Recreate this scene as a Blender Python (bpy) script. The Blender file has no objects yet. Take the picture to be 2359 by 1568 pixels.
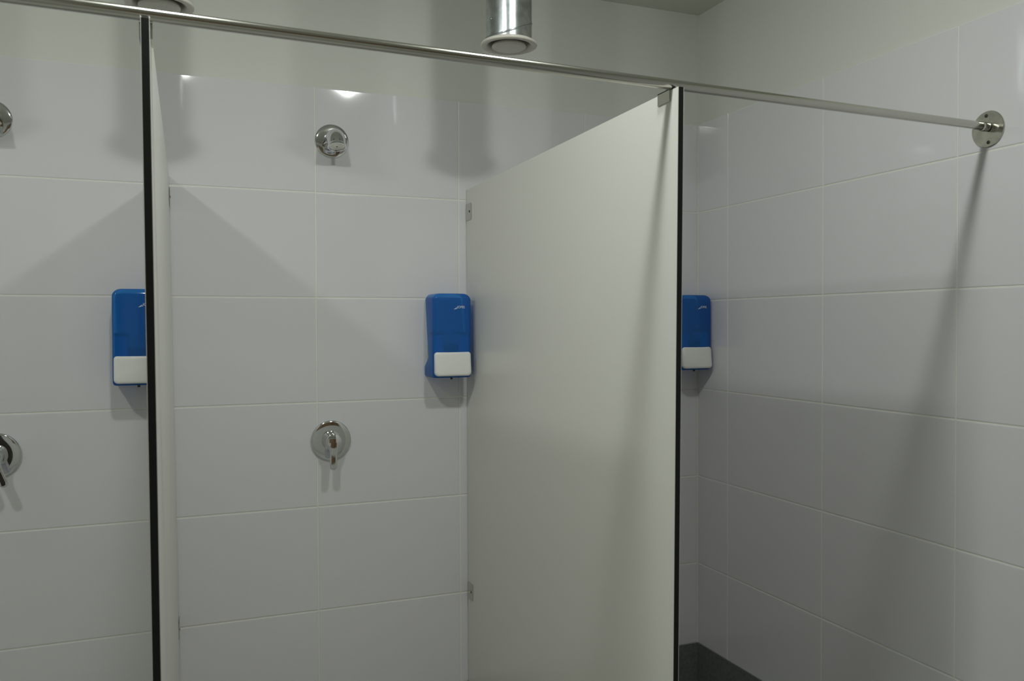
import bpy, bmesh, math, random
from mathutils import Vector, Matrix

random.seed(4)
C = bpy.context.scene.collection
PI = math.pi
ZT = 2.10                      # height of the top of the tiling above the floor
TW, TH = 0.4523, 0.316         # one wall tile
COVE = 0.227                   # height of the dark coved skirting
CEIL = ZT + 0.392
XL, YF = -3.60, -3.50          # left wall and wall behind the camera


# ------------------------------------------------------------------ materials
def mat(name, color, rough=0.5, metal=0.0, spec=0.5, coat=0.0):
    m = bpy.data.materials.new(name)
    m.use_nodes = True
    b = m.node_tree.nodes['Principled BSDF']
    b.inputs['Base Color'].default_value = (*color, 1)
    b.inputs['Roughness'].default_value = rough
    b.inputs['Metallic'].default_value = metal
    b.inputs['Specular IOR Level'].default_value = spec
    b.inputs['Coat Weight'].default_value = coat
    return m


def add_bump(m, scale, strength, detail=2.0, dist=0.01, stretch=(1, 1, 1)):
    t = m.node_tree
    n, l = t.nodes, t.links
    b = n['Principled BSDF']
    tc = n.new('ShaderNodeTexCoord')
    mp = n.new('ShaderNodeMapping')
    mp.inputs['Scale'].default_value = stretch
    ns = n.new('ShaderNodeTexNoise')
    ns.inputs['Scale'].default_value = scale
    ns.inputs['Detail'].default_value = detail
    bp = n.new('ShaderNodeBump')
    bp.inputs['Strength'].default_value = strength
    bp.inputs['Distance'].default_value = dist
    l.new(tc.outputs['Object'], mp.inputs['Vector'])
    l.new(mp.outputs['Vector'], ns.inputs['Vector'])
    l.new(ns.outputs['Fac'], bp.inputs['Height'])
    l.new(bp.outputs['Normal'], b.inputs['Normal'])
    return m


def add_tint(m, c1, c2, scale, detail=3.0, stretch=(1, 1, 1), lo=0.35, hi=0.65):
    t = m.node_tree
    n, l = t.nodes, t.links
    tc = n.new('ShaderNodeTexCoord')
    mp = n.new('ShaderNodeMapping')
    mp.inputs['Scale'].default_value = stretch
    ns = n.new('ShaderNodeTexNoise')
    ns.inputs['Scale'].default_value = scale
    ns.inputs['Detail'].default_value = detail
    rp = n.new('ShaderNodeValToRGB')
    rp.color_ramp.elements[0].position = lo
    rp.color_ramp.elements[1].position = hi
    rp.color_ramp.elements[0].color = (*c1, 1)
    rp.color_ramp.elements[1].color = (*c2, 1)
    l.new(tc.outputs['Object'], mp.inputs['Vector'])
    l.new(mp.outputs['Vector'], ns.inputs['Vector'])
    l.new(ns.outputs['Fac'], rp.inputs['Fac'])
    l.new(rp.outputs['Color'], n['Principled BSDF'].inputs['Base Color'])
    return m


M_tile = add_bump(mat('glazed white tile', (0.714, 0.708, 0.730), 0.06, spec=0.45), 9.0, 0.05, 1.0, 0.004)
M_grout = mat('cream grout', (0.80, 0.79, 0.72), 0.7)
M_paint = add_bump(mat('cream wall paint', (0.69, 0.70, 0.655), 0.65, spec=0.25), 60, 0.15, 3, 0.002)
M_ceil = mat('ceiling paint', (0.66, 0.67, 0.60), 0.8, spec=0.2)
M_vinyl = add_tint(mat('dark grey vinyl', (0.14, 0.155, 0.14), 0.5), (0.12, 0.135, 0.122), (0.165, 0.18, 0.165), 90)
M_floor = add_tint(mat('light grey floor', (0.5, 0.5, 0.47), 0.5), (0.47, 0.47, 0.44), (0.54, 0.54, 0.51), 70)
M_hpl = add_bump(mat('white laminate', (0.74, 0.735, 0.69), 0.28, spec=0.4), 700, 0.10, 1, 0.0005)
M_core = mat('black phenolic core', (0.010, 0.011, 0.010), 0.5, spec=0.3)
M_steel = add_bump(mat('brushed stainless steel', (0.56, 0.55, 0.51), 0.17, 1.0), 900, 0.05, 1, 0.0004, (0.02, 1, 1))
M_plate = add_tint(mat('worn stainless plate', (0.6, 0.59, 0.53), 0.17, 1.0), (0.54, 0.53, 0.47), (0.68, 0.67, 0.61), 60)
M_dark = mat('dark screw hole', (0.03, 0.028, 0.022), 0.5)
M_chrome = mat('chrome', (0.72, 0.73, 0.75), 0.045, 1.0)
M_galv = add_bump(add_tint(mat('galvanised steel', (0.5, 0.53, 0.55), 0.26, 1.0), (0.44, 0.47, 0.49), (0.62, 0.65, 0.67), 38), 30, 0.12, 3, 0.004)
M_seam = mat('galvanised seam', (0.40, 0.43, 0.45), 0.3, 1.0)
M_valve = mat('off white valve enamel', (0.62, 0.60, 0.54), 0.35)
M_white = mat('white plastic', (0.76, 0.76, 0.74), 0.32)
M_backp = mat('pale grey plastic', (0.60, 0.61, 0.61), 0.4)
M_mech = mat('teal grey plastic', (0.42, 0.66, 0.70), 0.5)
M_mechd = mat('dark teal plastic', (0.05, 0.12, 0.16), 0.5)
M_logo = mat('pale print', (0.66, 0.72, 0.80), 0.4)
M_wood = add_tint(mat('brown wood', (0.20, 0.115, 0.045), 0.4), (0.14, 0.08, 0.03), (0.26, 0.155, 0.065), 5, 5, (1, 1, 0.12))

M_darkpanel = mat('dark brown panel', (0.035, 0.026, 0.018), 0.4)
M_blue = bpy.data.materials.new('translucent blue plastic')
M_blue.use_nodes = True
_t = M_blue.node_tree
_p = _t.nodes['Principled BSDF']
_p.inputs['Base Color'].default_value = (0.022, 0.155, 0.48, 1)
_p.inputs['Roughness'].default_value = 0.10
_p.inputs['Specular IOR Level'].default_value = 0.5
_tr = _t.nodes.new('ShaderNodeBsdfTransparent')
_tr.inputs['Color'].default_value = (0.06, 0.36, 0.86, 1)
_mx = _t.nodes.new('ShaderNodeMixShader')
_mx.inputs['Fac'].default_value = 0.48
_t.links.new(_p.outputs[0], _mx.inputs[1])
_t.links.new(_tr.outputs[0], _mx.inputs[2])
_t.links.new(_mx.outputs[0], _t.nodes['Material Output'].inputs['Surface'])


# ------------------------------------------------------------------ helpers
def obj(name, bm, m, parent=None, smooth=None):
    """Link a bmesh as one mesh object (m is a material or a list of them)."""
    bmesh.ops.recalc_face_normals(bm, faces=bm.faces[:])
    me = bpy.data.meshes.new(name)
    bm.to_mesh(me)
    bm.free()
    for x in (m if isinstance(m, (list, tuple)) else [m]):
        me.materials.append(x)
    if smooth is not None:
        for p in me.polygons:
            p.use_smooth = True
        me.set_sharp_from_angle(angle=math.radians(smooth))
    o = bpy.data.objects.new(name, me)
    C.objects.link(o)
    if parent:
        o.parent = parent
    return o


def thing(name, label, cat, loc=(0, 0, 0), group=None):
    o = bpy.data.objects.new(name, None)
    C.objects.link(o)
    o.location = loc
    o.empty_display_size = 0.05
    o['label'] = label
    o['category'] = cat
    if group:
        o['group'] = group
    return o


def copy_thing(root, loc, label):
    """A copy of a thing, its parts and their sub-parts."""
    r = root.copy()
    C.objects.link(r)
    r.location = loc
    r['label'] = label
    for ch in list(root.children):
        c = ch.copy()
        C.objects.link(c)
        c.parent = r
        for g in list(ch.children):
            d = g.copy()
            C.objects.link(d)
            d.parent = c
    return r


def struct(name, bm, m, smooth=None):
    o = obj(name, bm, m, None, smooth)
    o['kind'] = 'structure'
    return o


def box(bm, lo, hi, bev=0.0, seg=2, mi=0):
    vs = [bm.verts.new((x, y, z)) for x in (lo[0], hi[0]) for y in (lo[1], hi[1]) for z in (lo[2], hi[2])]
    fs = []
    for q in ((0, 1, 3, 2), (4, 6, 7, 5), (0, 4, 5, 1), (2, 3, 7, 6), (0, 2, 6, 4), (1, 5, 7, 3)):
        f = bm.faces.new([vs[i] for i in q])
        f.material_index = mi
        fs.append(f)
    if bev:
        es = list({e for f in fs for e in f.edges})
        bmesh.ops.bevel(bm, geom=es, offset=bev, segments=seg, profile=0.5, affect='EDGES')
    return bm


def quad(bm, pts, mi=0):
    f = bm.faces.new([bm.verts.new(p) for p in pts])
    f.material_index = mi
    return f


def lathe(bm, prof, mtx=None, n=64, cap=(False, False)):
    """prof: (radius, height) pairs turned about +Z, then moved by mtx."""
    mtx = mtx or Matrix.Identity(4)
    rings = []
    for r, h in prof:
        if r < 1e-6:
            rings.append([bm.verts.new(mtx @ Vector((0, 0, h)))])
        else:
            rings.append([bm.verts.new(mtx @ Vector((r * math.cos(2 * PI * k / n), r * math.sin(2 * PI * k / n), h))) for k in range(n)])
    for a, b in zip(rings, rings[1:]):
        for k in range(n):
            k2 = (k + 1) % n
            if len(a) == 1 and len(b) == 1:
                continue
            if len(a) == 1:
                bm.faces.new((a[0], b[k], b[k2]))
            elif len(b) == 1:
                bm.faces.new((a[k], b[0], a[k2]))
            else:
                bm.faces.new((a[k], b[k], b[k2], a[k2]))
    if cap[0]:
        bm.faces.new(rings[0])
    if cap[1]:
        bm.faces.new(rings[-1])
    return bm


def loft(bm, secs, cap=True, closed=True):
    rings = [[bm.verts.new(p) for p in s] for s in secs]
    n = len(rings[0])
    for a, b in zip(rings, rings[1:]):
        for k in range(n if closed else n - 1):
            k2 = (k + 1) % n
            bm.faces.new((a[k], a[k2], b[k2], b[k]))
    if cap:
        bm.faces.new(rings[0])
        bm.faces.new(rings[-1])
    return bm


OUT = Matrix.Rotation(PI / 2, 4, 'X')          # +Z turned to -Y: out of the back wall
OUTX = Matrix.Rotation(-PI / 2, 4, 'Y')        # +Z turned to -X: out of the right wall


# ------------------------------------------------------------------ the setting
def tile_slab(bm, fmap, u0, u1, v0, v1):
    """One tile with a softly rounded edge; fmap(u, v, depth) gives the point."""
    J = 0.0015                                 # half a joint
    u0 += J; u1 -= J; v0 += J; v1 -= J
    prof = ((0.0, 0.0055), (0.0, 0.0070), (0.0006, 0.0078), (0.0016, 0.0083), (0.0030, 0.0085))
    rings = []
    for ins, d in prof:
        rings.append([bm.verts.new(fmap(u, v, d)) for u, v in
                      ((u0 + ins, v0 + ins), (u1 - ins, v0 + ins), (u1 - ins, v1 - ins), (u0 + ins, v1 - ins))])
    for a, b in zip(rings, rings[1:]):
        for k in range(4):
            bm.faces.new((a[k], a[(k + 1) % 4], b[(k + 1) % 4], b[k])).material_index = 1
    bm.faces.new(rings[-1]).material_index = 1


def tiled_wall(name, fmap, ulines, u_end, thick):
    """Painted wall with a tiled lower part; u runs along the wall from the corner."""
    bm = bmesh.new()
    rows = [ZT - TH * k for k in range(6)] + [COVE]
    tu = ulines[-1]
    quad(bm, [fmap(0, 0, 0), fmap(u_end, 0, 0), fmap(u_end, CEIL, 0), fmap(0, CEIL, 0)], 0)
    quad(bm, [fmap(0, 0, -thick), fmap(u_end, 0, -thick), fmap(u_end, CEIL, -thick), fmap(0, CEIL, -thick)], 0)
    # grout bed standing just behind the tile faces
    g0, g1 = COVE, ZT - 0.001
    gd = 0.0071
    quad(bm, [fmap(0, g0, gd), fmap(tu, g0, gd), fmap(tu, g1, gd), fmap(0, g1, gd)], 2)
    quad(bm, [fmap(0, g1, 0), fmap(tu, g1, 0), fmap(tu, g1, gd), fmap(0, g1, gd)], 2)
    for a, b in zip(ulines, ulines[1:]):
        for z1, z0 in zip(rows, rows[1:]):
            tile_slab(bm, fmap, a, b, z0, z1)
    return struct(name, bm, [M_paint, M_tile, M_grout])


# back wall: y = 0, u runs towards -x.  The tile face is the plane y = 0, so the plaster sits 8.5 mm behind it.
TD = 0.0085
nb = int(-XL / TW)
tiled_wall('wall_back', lambda u, v, d: Vector((TD - u, TD - d, v)), [TD] + [TD + TW * k for k in range(1, nb + 1)], -XL + TD, 0.1)
tiled_wall('wall_right', lambda u, v, d: Vector((TD - d, TD - u, v)), [TD] + [0.178 + TD + TW * 1.006 * k for k in range(0, 8)], -YF + TD, 0.1)
bm = bmesh.new()
quad(bm, [(XL, TD, 0), (XL, YF, 0), (XL, YF, CEIL), (XL, TD, CEIL)])
struct('wall_left', bm, M_paint)
bm = bmesh.new()
quad(bm, [(XL, YF, 0), (TD, YF, 0), (TD, YF, CEIL), (XL, YF, CEIL)])
struct('wall_front', bm, M_paint)
bm = bmesh.new()
quad(bm, [(XL, YF, 0), (TD, YF, 0), (TD, TD, 0), (XL, TD, 0)])
struct('floor', bm, M_floor)
bm = bmesh.new()
quad(bm, [(XL, YF, CEIL), (TD, YF, CEIL), (TD, TD, CEIL), (XL, TD, CEIL)])
struct('ceiling', bm, M_ceil)

# coved vinyl skirting below the tiles
cove = [(0.0, COVE), (0.003, COVE), (0.003, 0.06), (0.006, 0.035), (0.014, 0.016), (0.03, 0.004), (0.05, 0.0004), (0.0, 0.0004)]
bm = bmesh.new()
loft(bm, [[(x, -d, z) for d, z in cove] for x in (XL + 0.001, 0.0)])
struct('baseboard_back', bm, M_vinyl, 40)
bm = bmesh.new()
loft(bm, [[(-d, y, z) for d, z in cove] for y in (YF + 0.001, -0.003)])
struct('baseboard_right', bm, M_vinyl, 40)

# on the wall behind the camera: unseen dark and wooden panels, added for chrome reflections
bm = bmesh.new()
box(bm, (-3.45, YF + 0.001, 0.005), (-2.45, YF + 0.045, 2.06), 0.004)
struct('reflection_panel_dark', bm, M_darkpanel)  # unseen, added to give the left mixer a dark reflection
bm = bmesh.new()
box(bm, (-1.9, YF + 0.001, 1.30), (-0.25, YF + 0.045, 2.30), 0.004)
struct('reflection_panel_wood', bm, M_wood)  # unseen plain board, added to give the levers a brown reflection


# ------------------------------------------------------------------ partition panels
def panel(label, tb, tf, bf, bb, thick=0.0125):
    """tb, tf, bf, bb: top-back, top-front, bottom-front, bottom-back corners of the right-hand face."""
    base = Vector((bb[0], bb[1], 0))
    t = thing('partition_panel', label, 'partition', base, 'partition panels between the showers')
    K = [Vector(p) - base for p in (tb, tf, bf, bb)]
    n = (K[1] - K[0]).cross(K[3] - K[0]).normalized()
    if n.x > 0:
        n = -n                                   # towards -x, into the board
    f = 0.0009

    def slab(d0, d1):
        b = bmesh.new()
        A = [b.verts.new(k + n * d0) for k in K]
        B = [b.verts.new(k + n * d1) for k in K]
        b.faces.new(A)
        b.faces.new(B)
        for i in range(4):
            b.faces.new((A[i], A[(i + 1) % 4], B[(i + 1) % 4], B[i]))
        return b
    obj('core', slab(f, thick - f), M_core, t)
    obj('facing', slab(0, f), M_hpl, t)
    obj('facing', slab(thick - f, thick), M_hpl, t)

    # stainless wall brackets: a leaf on the left-hand face and a short leaf on the wall
    along = (K[1] - K[0]).normalized()
    for z in (ZT - 0.356, ZT - 1.571):
        s = (z - K[0].z) / (K[3].z - K[0].z)
        o0 = K[0].lerp(K[3], s)
        for side in (1, -1):                     # both faces carry a leaf
            off = thick + 0.0002 if side > 0 else -0.0002
            th = 0.002 * side
            b = bmesh.new()
            y0, y1, hz = 0.0015, 0.0485, 0.0265
            pts = []
            for yy, zz in ((y0, -hz), (y1 - 0.006, -hz), (y1 - 0.0015, -hz + 0.0015), (y1, -hz + 0.006),
                           (y1, hz - 0.006), (y1 - 0.0015, hz - 0.0015), (y1 - 0.006, hz), (y0, hz)):
                pts.append(o0 + along * yy + Vector((0, 0, zz)))
            loft(b, [[p + n * off for p in pts], [p + n * (off + th) for p in pts]])
            br = obj('wall_bracket', b, M_steel, t)
            b = bmesh.new()
            c = o0 + along * 0.034 + n * (off + th)
            q = n.to_track_quat('Z', 'Y').to_matrix().to_4x4()
            if side < 0:
                q = (-n).to_track_quat('Z', 'Y').to_matrix().to_4x4()
            lathe(b, [(0.0036, 0.0), (0.0036, 0.0006), (0.0026, 0.0012), (0.0, 0.0013)], Matrix.Translation(c) @ q, 16)
            obj('screw', b, M_dark, br, 40)

    # saddle that clips the board's top edge to the rail
    k = 0.0
    L = (K[1] - K[0]).length
    c0 = K[0] + along * (L - 0.0475)
    b = bmesh.new()
    w, dz = 0.021, 0.021
    up = Vector((0, 0, 1))
    for d0, d1, h0, h1 in ((thick + 0.0003, thick + 0.0028, -dz, 0.0022), (-0.0028, -0.0003, -dz, 0.0022), (-0.0028, thick + 0.0028, 0.0004, 0.0026)):
        s1 = [c0 + along * a + n * d + up * h for a, d, h in ((-w, d0, h0), (w, d0, h0), (w, d1, h0), (-w, d1, h0))]
        s2 = [c0 + along * a + n * d + up * h for a, d, h in ((-w, d0, h1), (w, d0, h1), (w, d1, h1), (-w, d1, h1))]
        loft(b, [s1, s2])
    cl = obj('rail_clip', b, M_steel, t)
    b = bmesh.new()
    lathe(b, [(0.0045, 0.002), (0.0045, 0.004), (0.003, 0.0045), (0.003, 0.009)], Matrix.Translation(c0 + n * thick / 2), 16, (True, True))
    obj('screw', b, M_dark, cl, 40)
    return t


panel('white shower partition seen broadside right of centre, blue dispenser beside its wall end',
      (-0.8667, -0.003, ZT - 0.2835), (-0.8667, -1.2325, ZT - 0.2712), (-0.8667, -1.2060, 0.15), (-0.8667, -0.003, 0.15))
panel('white shower partition seen almost edge-on as a tall black strip',
      (-1.7650, -0.003, ZT - 0.2920), (-1.7867, -1.2600, ZT - 0.2712), (-1.7770, -1.2600, 0.15), (-1.7480, -0.003, 0.15))

# ------------------------------------------------------------------ overhead rail
rail = thing('support_rail', 'long stainless steel rail running over the partitions to a round flange on the right wall', 'rail',
             (0, -1.172, ZT - 0.2580))
p0 = Vector((-0.0030, 0, -0.0030))
p1 = Vector((-3.59, -0.142, -0.0030))
d = (p1 - p0).normalized()
q = d.to_track_quat('Z', 'Y').to_matrix().to_4x4()
RR = 0.0096
b = bmesh.new()
lathe(b, [(RR, 0.0), (RR, (p1 - p0).length)], Matrix.Translation(p0) @ q, 48, (True, True))
obj('tube', b, M_steel, rail, 40)
b = bmesh.new()
FZ = Matrix.Translation((0, 0, -0.0085)) @ OUTX
lathe(b, [(0.0, 0.0002), (0.0412, 0.0002), (0.0418, 0.0010), (0.0418, 0.0032), (0.0410, 0.0040), (0.0, 0.0040)], FZ, 72)
fl = obj('wall_flange', b, M_plate, rail, 30)
for s in (1, -1):
    b = bmesh.new()
    lathe(b, [(0.0042, 0.0041), (0.0042, 0.0046), (0.0030, 0.0050), (0.0, 0.0051)], Matrix.Translation((0, 0.003 * s, -0.0085 + s * 0.031)) @ OUTX, 20)
    obj('screw', b, M_dark, fl, 40)
b = bmesh.new()
lathe(b, [(0.0104, 0.0035), (0.0106, 0.0045), (0.0106, 0.024), (0.0100, 0.0248), (RR, 0.0248)], Matrix.Translation(p0 + Vector((0, 0, -0.001))) @ q, 48)
obj('collar', b, M_steel, rail, 40)


# ------------------------------------------------------------------ shower heads
def shower_head(loc, label):
    t = thing('shower_fixture', label, 'shower head', loc, 'shower heads on the back wall')
    b = bmesh.new()                              # shallow domed flange
    lathe(b, [(0.0506, 0.0002), (0.0508, 0.0008), (0.0502, 0.0014), (0.0494, 0.0019), (0.0482, 0.0024), (0.0465, 0.0029), (0.0445, 0.0033), (0.0420, 0.00365),
              (0.0390, 0.0040), (0.0350, 0.0043), (0.0300, 0.0046), (0.0240, 0.0049), (0.0200, 0.0050)], OUT, 96)
    obj('wall_flange', b, M_chrome, t, 50)
    # hooded spout: sweep that comes out of the wall and bends down
    b = bmesh.new()
    secs = []
    path = []
    for k in range(4):
        path.append((Vector((0, -0.004 - 0.0155 * k, -0.002)), 0.0))
    R = 0.027
    c = Vector((0, -0.0505, -0.002 - R))
    for k in range(1, 13):
        a = math.radians(72) * k / 12
        path.append((c + Vector((0, -R * math.sin(a), R * math.cos(a))), a))
    pe, ae = path[-1]
    dr = Vector((0, -math.cos(ae), -math.sin(ae)))
    path += [(pe + dr * 0.005, ae), (pe + dr * 0.0105, ae)]
    N = 40
    m_ = len(path)
    for i, (pp, a) in enumerate(path):
        r = 0.0290 - 0.0030 * i / (m_ - 1)
        up = Vector((0, -math.sin(a), math.cos(a)))
        # keep the inner side of the bend from folding over itself
        ring = []
        for k in range(N):
            th = 2 * PI * k / N
            u = math.sin(th)
            ring.append(pp + Vector((1, 0, 0)) * r * math.cos(th) + up * (r * u if u > 0 else 0.72 * r * u))
        secs.append(ring)
    loft(b, secs, cap=False)
    obj('spout', b, M_chrome, t, 60)
    pe2 = path[-1][0] + Vector((0, -math.sin(ae), math.cos(ae))) * 0.0035
    q = dr.to_track_quat('Z', 'Y').to_matrix().to_4x4()
    b = bmesh.new()
    lathe(b, [(0.0235, -0.006), (0.0268, -0.002), (0.0272, 0.001), (0.0272, 0.0035), (0.0262, 0.0045), (0.0236, 0.0046), (0.0230, 0.0030)], Matrix.Translation(pe2) @ q, 56)
    nz = obj('nozzle_ring', b, M_chrome, t, 40)
    b = bmesh.new()
    lathe(b, [(0.0232, 0.0026), (0.0160, 0.0034), (0.0150, 0.0026), (0.0092, 0.0030), (0.0086, 0.0022), (0.0026, 0.0024), (0.0022, -0.001), (0, -0.001)], Matrix.Translation(pe2) @ q, 48)
    obj('spray_face', b, M_plate, t, 40)
    b = bmesh.new()
    lathe(b, [(0.0021, 0.0012), (0, 0.0012)], Matrix.Translation(pe2) @ q, 20)
    obj('spray_hole', b, M_dark, nz)
    return t


SX = -1.3065
shower = shower_head((SX, 0, ZT - 0.160), 'round chrome shower head on the tiles between the two partitions')
copy_thing(shower, (-2.1990, 0, ZT - 0.1690), "chrome shower head cut off by the photo's left border")
copy_thing(shower, (-0.4250, 0, ZT - 0.158), 'chrome shower head behind the broadside partition, seen mirrored in the right wall')


# ------------------------------------------------------------------ mixer taps
def mixer(loc, label, swing):
    t = thing('shower_mixer', label, 'mixer tap', loc, 'shower mixers on the back wall')
    b = bmesh.new()
    lathe(b, [(0.0585, 0.0003), (0.0605, 0.0012), (0.0608, 0.0035), (0.0598, 0.0062), (0.0578, 0.0078), (0.0550, 0.0086), (0.0400, 0.0094), (0.0, 0.0098)], OUT, 80)
    obj('wall_plate', b, M_chrome, t, 40)
    b = bmesh.new()
    lathe(b, [(0.0295, 0.009), (0.0290, 0.013), (0.0268, 0.017), (0.0262, 0.034), (0.0250, 0.038), (0.0, 0.039)], OUT, 56)
    obj('hub', b, M_chrome, t, 40)
    # lever: round cap running into a blade that hangs down and stands off the wall
    b = bmesh.new()
    Rm = Matrix.Rotation(swing, 4, 'Y')
    tilt = Matrix.Translation((0, -0.036, 0)) @ Rm @ Matrix.Rotation(math.radians(-9), 4, 'X')
    lathe(b, [(0.0215, 0.0), (0.0235, 0.004), (0.0238, 0.012), (0.0236, 0.0185), (0.0226, 0.0208), (0.0205, 0.0218), (0.0, 0.0226)], tilt @ OUT, 56, (True, False))
    secs = []
    for z, hx, hy in ((-0.004, 0.0165, 0.0070), (-0.018, 0.0160, 0.0068), (-0.027, 0.0125, 0.0062), (-0.038, 0.0108, 0.0055), (-0.055, 0.0108, 0.0050),
                      (-0.072, 0.0112, 0.0047), (-0.0775, 0.0103, 0.0044), (-0.0815, 0.0080, 0.0038), (-0.0838, 0.0045, 0.0028), (-0.0845, 0.0012, 0.0012)):
        ring = []
        for k in range(32):
            a = 2 * PI * k / 32
            cx, cy = math.cos(a), math.sin(a)
            px = hx * math.copysign(abs(cx) ** 0.55, cx)
            py = hy * math.copysign(abs(cy) ** 0.55, cy)
            ring.append(tilt @ Vector((px, -0.0155 + py, z)))
        secs.append(ring)
    loft(b, secs)
    obj('lever', b, M_chrome, t, 45)
    return t


mx = mixer((-1.3165, 0, ZT - 1.0645), 'chrome shower mixer with lever hanging straight down between the two partitions', math.radians(3))
mixer((-2.1985, 0, ZT - 1.0575), "chrome shower mixer with slanted lever, cut off by the photo's left border", math.radians(-22))
copy_thing(mx, (-0.4330, 0, ZT - 1.0645), 'chrome shower mixer behind the broadside partition, seen mirrored in the right wall')


# ------------------------------------------------------------------ soap dispensers
DW, DH, DD = 0.124, 0.262, 0.100


def dispenser(loc, label):
    t = thing('soap_dispenser', label, 'soap dispenser', loc, 'soap dispensers on the back wall')
    hw = DW / 2

    def rear(z):
        prof = ((0.0, 0.004), (0.031, 0.003), (0.034, 0.004), (0.062, 0.043), (0.066, 0.045), (0.245, 0.014), (DH, 0.011))
        for (za, ya), (zb, yb) in zip(prof, prof[1:]):
            if z <= zb:
                return ya + (yb - ya) * (z - za) / (zb - za)
        return prof[-1][1]

    def section(z, half, front, rc):
        r0 = rear(z)
        pts = [(-half, -r0)]
        pts += [(-half, -(r0 + (front - rc - r0) * 0.5))]
        for k in range(9):
            a = PI / 2 * k / 8
            pts.append((-half + rc - rc * math.cos(a), -(front - rc + rc * math.sin(a))))
        nmid = 6                                 # gently bowed front
        for k in range(1, nmid):
            s = k / nmid
            pts.append((-half + rc + (2 * half - 2 * rc) * s, -(front + 0.0022 * math.sin(PI * s))))
        for k in range(9):
            a = PI / 2 * (1 - k / 8)
            pts.append((half - rc + rc * math.cos(a), -(front - rc + rc * math.sin(a))))
        pts += [(half, -(r0 + (front - rc - r0) * 0.5)), (half, -r0)]
        return [Vector((x, y, z)) for x, y in pts]
    b = bmesh.new()
    secs = []
    RB, RT = 0.011, 0.022
    zs = []
    for k in range(7):                           # rounded bottom corners
        a = PI / 2 * k / 6
        zs.append((0.002 + RB - RB * math.cos(PI / 2 - a) if False else 0.002 + RB * (1 - math.cos(a)), hw - RB * (1 - math.sin(a)) * 0.55, DD - 0.002 - 0.006 * (1 - math.sin(a))))
    for z in (0.031, 0.034, 0.042, 0.052, 0.062, 0.066, 0.10, 0.14, 0.18, 0.215):
        zs.append((z, hw, DD - 0.001))
    for k in range(1, 10):                       # rounded top corners
        a = PI / 2 * k / 9
        zs.append((DH - RT + RT * math.sin(a), hw - RT * (1 - math.cos(a)), DD - 0.001 - 0.013 * (1 - math.cos(a))))
    for z, h_, f_ in zs:
        secs.append(section(z, h_, f_, 0.010))
    loft(b, secs, cap=False, closed=False)
    b.verts.ensure_lookup_table()
    n = len(secs[0])
    b.faces.new(b.verts[:n])
    b.faces.new(b.verts[len(secs) * n - n:len(secs) * n])
    obj('cover', b, M_blue, t, 35)

    b = bmesh.new()                              # pale plate against the wall
    box(b, (-hw + 0.004, -0.010, 0.006), (hw - 0.004, -0.0005, DH - 0.010), 0.003)
    obj('back_plate', b, M_backp, t)

    b = bmesh.new()                              # what shows dimly through the cover
    box(b, (-hw + 0.005, -0.086, 0.074), (-hw + 0.038, -0.052, 0.142), 0.003)
    box(b, (hw - 0.038, -0.086, 0.074), (hw - 0.005, -0.052, 0.142), 0.003)
    box(b, (-hw + 0.005, -0.074, 0.066), (hw - 0.005, -0.052, 0.098), 0.003)
    pm = obj('pump_carrier', b, M_mech, t)
    for lo, hi in (((-hw + 0.004, -0.090, 0.136), (-hw + 0.041, -0.050, 0.143)), ((hw - 0.041, -0.090, 0.136), (hw - 0.004, -0.050, 0.143))):
        b = bmesh.new()
        box(b, lo, hi, 0.002)
        obj('ledge', b, M_mechd, pm)
    b = bmesh.new()
    box(b, (-0.024, -0.088, 0.072), (0.024, -0.055, 0.104), 0.006)
    obj('pump_body', b, M_mechd, pm)

    # white press bar: full width, its front bowed and its edges soft
    b = bmesh.new()
    bh = 0.072
    z0 = 0.0085
    secs = []

    def bsec(ins, y):
        pts = []
        hx, h_ = hw - 0.0035 - ins, bh / 2 - ins
        for cx, cz, a0, rc in ((1, -1, -90, 0.011), (1, 1, 0, 0.008), (-1, 1, 90, 0.008), (-1, -1, 180, 0.011)):
            for k in range(7):
                a = math.radians(a0 + 90 * k / 6)
                x = cx * (hx - rc) + rc * math.cos(a)
                z = cz * (h_ - rc) + rc * math.sin(a)
                bow = 0.003 * (1 - (x / hw) ** 2)
                tilt = -0.004 * (z / h_)
                pts.append(Vector((x, -(y + bow + tilt), z + z0 + bh / 2 + 0.0025 * (1 - (x / hw) ** 2) * (1 if cz > 0 else -1))))
        return pts
    for ins, y in ((0.002, 0.088), (0.0, 0.092), (0.0, 0.102), (0.0008, 0.1045), (0.0025, 0.1065), (0.0055, 0.1076), (0.010, 0.108)):
        secs.append(bsec(ins, y))
    loft(b, secs)
    obj('press_bar', b, M_white, t, 50)

    # small dark nozzle and lock under the front edge
    b = bmesh.new()
    lathe(b, [(0.0035, -0.004), (0.0040, 0.006), (0.0040, 0.02)], Matrix.Translation((0.002, -0.080, 0.0)), 20, (True, True))
    obj('nozzle', b, M_dark, t, 40)

    # printed lettering with its swoosh, near the top right of the cover
    cu = bpy.data.curves.new('lettering', 'FONT')
    cu.body = 'JOFEL'
    cu.size = 0.0135
    cu.shear = 0.25
    cu.extrude = 0.0001
    cu.offset = 0.00012
    to = bpy.data.objects.new('lettering', cu)
    C.objects.link(to)
    dg = bpy.context.evaluated_depsgraph_get()
    me = bpy.data.meshes.new_from_object(to.evaluated_get(dg))
    bpy.data.objects.remove(to)
    b = bmesh.new()
    b.from_mesh(me)
    xs = [v.co.x for v in b.verts]
    w = max(xs) - min(xs)
    k = 0.0275 / w
    for v in b.verts:
        v.co = Vector(((v.co.x - min(xs)) * k, -(v.co.z), v.co.y * k))
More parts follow.
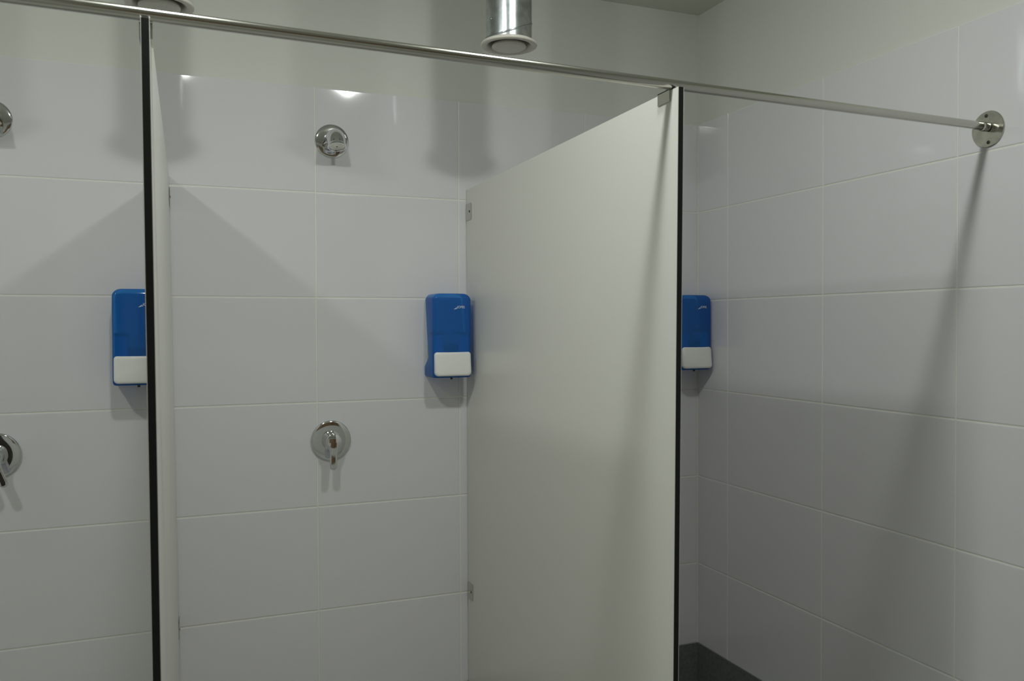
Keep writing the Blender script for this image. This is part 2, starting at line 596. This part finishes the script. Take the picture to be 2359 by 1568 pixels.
    for (x0, zz, ln) in ((-0.0085, -0.0040, 0.0095), (-0.0055, -0.0020, 0.0080), (-0.0030, 0.0000, 0.0050)):
        lo = [b.verts.new((x0 + ln * s, -0.0001, zz + 0.0028 * s * s)) for s in (0, .25, .5, .75, 1)]
        hi = [b.verts.new((x0 + ln * s, -0.0001, zz + 0.0028 * s * s + 0.0017 * math.sin(PI * min(s + .15, 1)))) for s in (0, .25, .5, .75, 1)]
        for i in range(4):
            b.faces.new((lo[i], lo[i + 1], hi[i + 1], hi[i]))
    for v in b.verts:
        v.co += Vector((0.0125, -(DD + 0.0016), 0.2165))
    me2 = obj('lettering', b, M_logo, t)
    me2['label'] = 'pale printed lettering'
    return t


DZ = ZT - 0.8805
dsp = dispenser((-0.8790 - 0.0125 - 0.0055 - DW / 2, 0, DZ), 'translucent blue soap dispenser beside the broadside partition, whole and unobstructed')
copy_thing(dsp, (-1.8485, 0, DZ + 0.0035), 'translucent blue soap dispenser partly hidden by the edge-on black strip of the left partition')
copy_thing(dsp, (-0.0720, 0, DZ + 0.0035), 'translucent blue soap dispenser in the corner beside the right wall, partly hidden by the partition')


# ------------------------------------------------------------------ ventilation ducts
def duct(loc, label):
    t = thing('ventilation_duct', label, 'duct', loc, 'ventilation ducts over the showers')
    r = 0.0605
    H = CEIL - loc[2] - 0.001
    b = bmesh.new()
    lathe(b, [(r, 0.012), (r, 0.150), (r + 0.0008, 0.1508), (r + 0.0008, H)], None, 72)
    obj('pipe', b, M_galv, t, 30)
    b = bmesh.new()                              # slanting seam where the bend segment is joined
    secs = []
    ax = math.radians(205)
    for k in range(73):
        a = 2 * PI * k / 72
        z = 0.042 - 0.026 * math.cos(a - ax + PI) * -1
        cs = []
        for j in range(8):
            p = 2 * PI * j / 8
            rr = r + 0.0015 * math.cos(p)
            cs.append(Vector((rr * math.cos(a), rr * math.sin(a), z + 0.0026 * math.sin(p))))
        secs.append(cs)
    loft(b, secs, cap=False)
    obj('seam', b, M_seam, t, 60)
    for ang, z in ((198, 0.060), (342, 0.020)):
        a = math.radians(ang)
        dr = Vector((math.cos(a), math.sin(a), 0))
        b = bmesh.new()
        lathe(b, [(0.0036, 0.0), (0.0036, 0.001), (0.0022, 0.0024), (0, 0.0026)],
              Matrix.Translation(dr * r + Vector((0, 0, z))) @ dr.to_track_quat('Z', 'Y').to_matrix().to_4x4(), 14)
        obj('screw', b, M_seam, t, 40)
    b = bmesh.new()                              # flared valve rim
    lathe(b, [(0.0560, 0.020), (0.0590, 0.014), (0.0680, 0.0115), (0.0730, 0.0085), (0.0745, 0.0050), (0.0738, 0.0020), (0.0700, 0.0),
              (0.0640, -0.0002), (0.0585, 0.0025), (0.0540, 0.0090), (0.0520, 0.020), (0.0515, 0.045)], None, 72)
    obj('valve_rim', b, M_valve, t, 50)
    b = bmesh.new()                              # disc that closes the valve
    lathe(b, [(0.0, -0.0045), (0.0360, -0.0042), (0.0425, -0.0030), (0.0452, -0.0005), (0.0450, 0.0030), (0.0420, 0.0065), (0.0300, 0.012), (0.0080, 0.014), (0.0075, 0.040), (0, 0.040)], None, 64)
    obj('valve_disc', b, M_valve, t, 40)
    b = bmesh.new()
    box(b, (-0.056, -0.003, 0.036), (0.056, 0.003, 0.040))
    obj('valve_bridge', b, M_valve, t)
    return t


duct((-0.9300, -0.5050, ZT + 0.0150), 'galvanised ventilation pipe with round white valve above the broadside partition')
duct((-1.7800, -0.5050, ZT + 0.0060), 'round white ventilation valve at the top edge of the photo, left of the galvanised pipe')


# ------------------------------------------------------------------ light
def lamp(x, y, power, color=(0.96, 1.0, 0.955)):
    """A round ceiling lamp: its flat face and the glow from its rim."""
    for kind, e, dz in (('AREA', power, 0.006), ('POINT', power * 1.7, 0.003)):
        l = bpy.data.lights.new('ceiling_lamp', kind)
        if kind == 'AREA':
            l.shape = 'DISK'
            l.size = 0.13
        else:
            l.shadow_soft_size = 0.032
        l.energy = e
        l.color = color
        o = bpy.data.objects.new('ceiling_lamp', l)
        o.location = (x, y, CEIL - dz)
        C.objects.link(o)


for x in (-0.99, -1.74, -2.61):
    lamp(x, -1.375, 5.2)

w = bpy.data.worlds.new('World')
w.use_nodes = True
w.node_tree.nodes['Background'].inputs['Color'].default_value = (0.5, 0.52, 0.5, 1)
w.node_tree.nodes['Background'].inputs['Strength'].default_value = 0.02
bpy.context.scene.world = w

# ------------------------------------------------------------------ camera
yaw, pitch, roll, f = 0.380545, -0.019534, -0.003609, 1957.825630
cy, sy, cp, sp, cr, sr = math.cos(yaw), math.sin(yaw), math.cos(pitch), math.sin(pitch), math.cos(roll), math.sin(roll)
fwd = Vector((sy * cp, cy * cp, sp))
rt = Vector((cy, -sy, 0))
up = rt.cross(fwd)
r2 = rt * cr + up * sr
u2 = up * cr - rt * sr
cam = bpy.data.cameras.new('camera')
cam.sensor_fit = 'HORIZONTAL'
cam.sensor_width = 36
cam.lens = 36 * f / 2359
cam.clip_start = 0.02
cam.dof.use_dof = True
cam.dof.focus_distance = 2.7
cam.dof.aperture_fstop = 9.0
co = bpy.data.objects.new('camera', cam)
co.matrix_world = Matrix(((r2.x, u2.x, -fwd.x, -1.761516), (r2.y, u2.y, -fwd.y, -2.597835), (r2.z, u2.z, -fwd.z, ZT + -0.713097), (0, 0, 0, 1)))
C.objects.link(co)
sc = bpy.context.scene
sc.camera = co
sc.view_settings.view_transform = 'Standard'
sc.view_settings.look = 'None'
sc.view_settings.exposure = 0.0
sc.view_settings.gamma = 1.0
sc.cycles.max_bounces = 10
sc.cycles.diffuse_bounces = 6
sc.cycles.glossy_bounces = 6
sc.cycles.transparent_max_bounces = 12
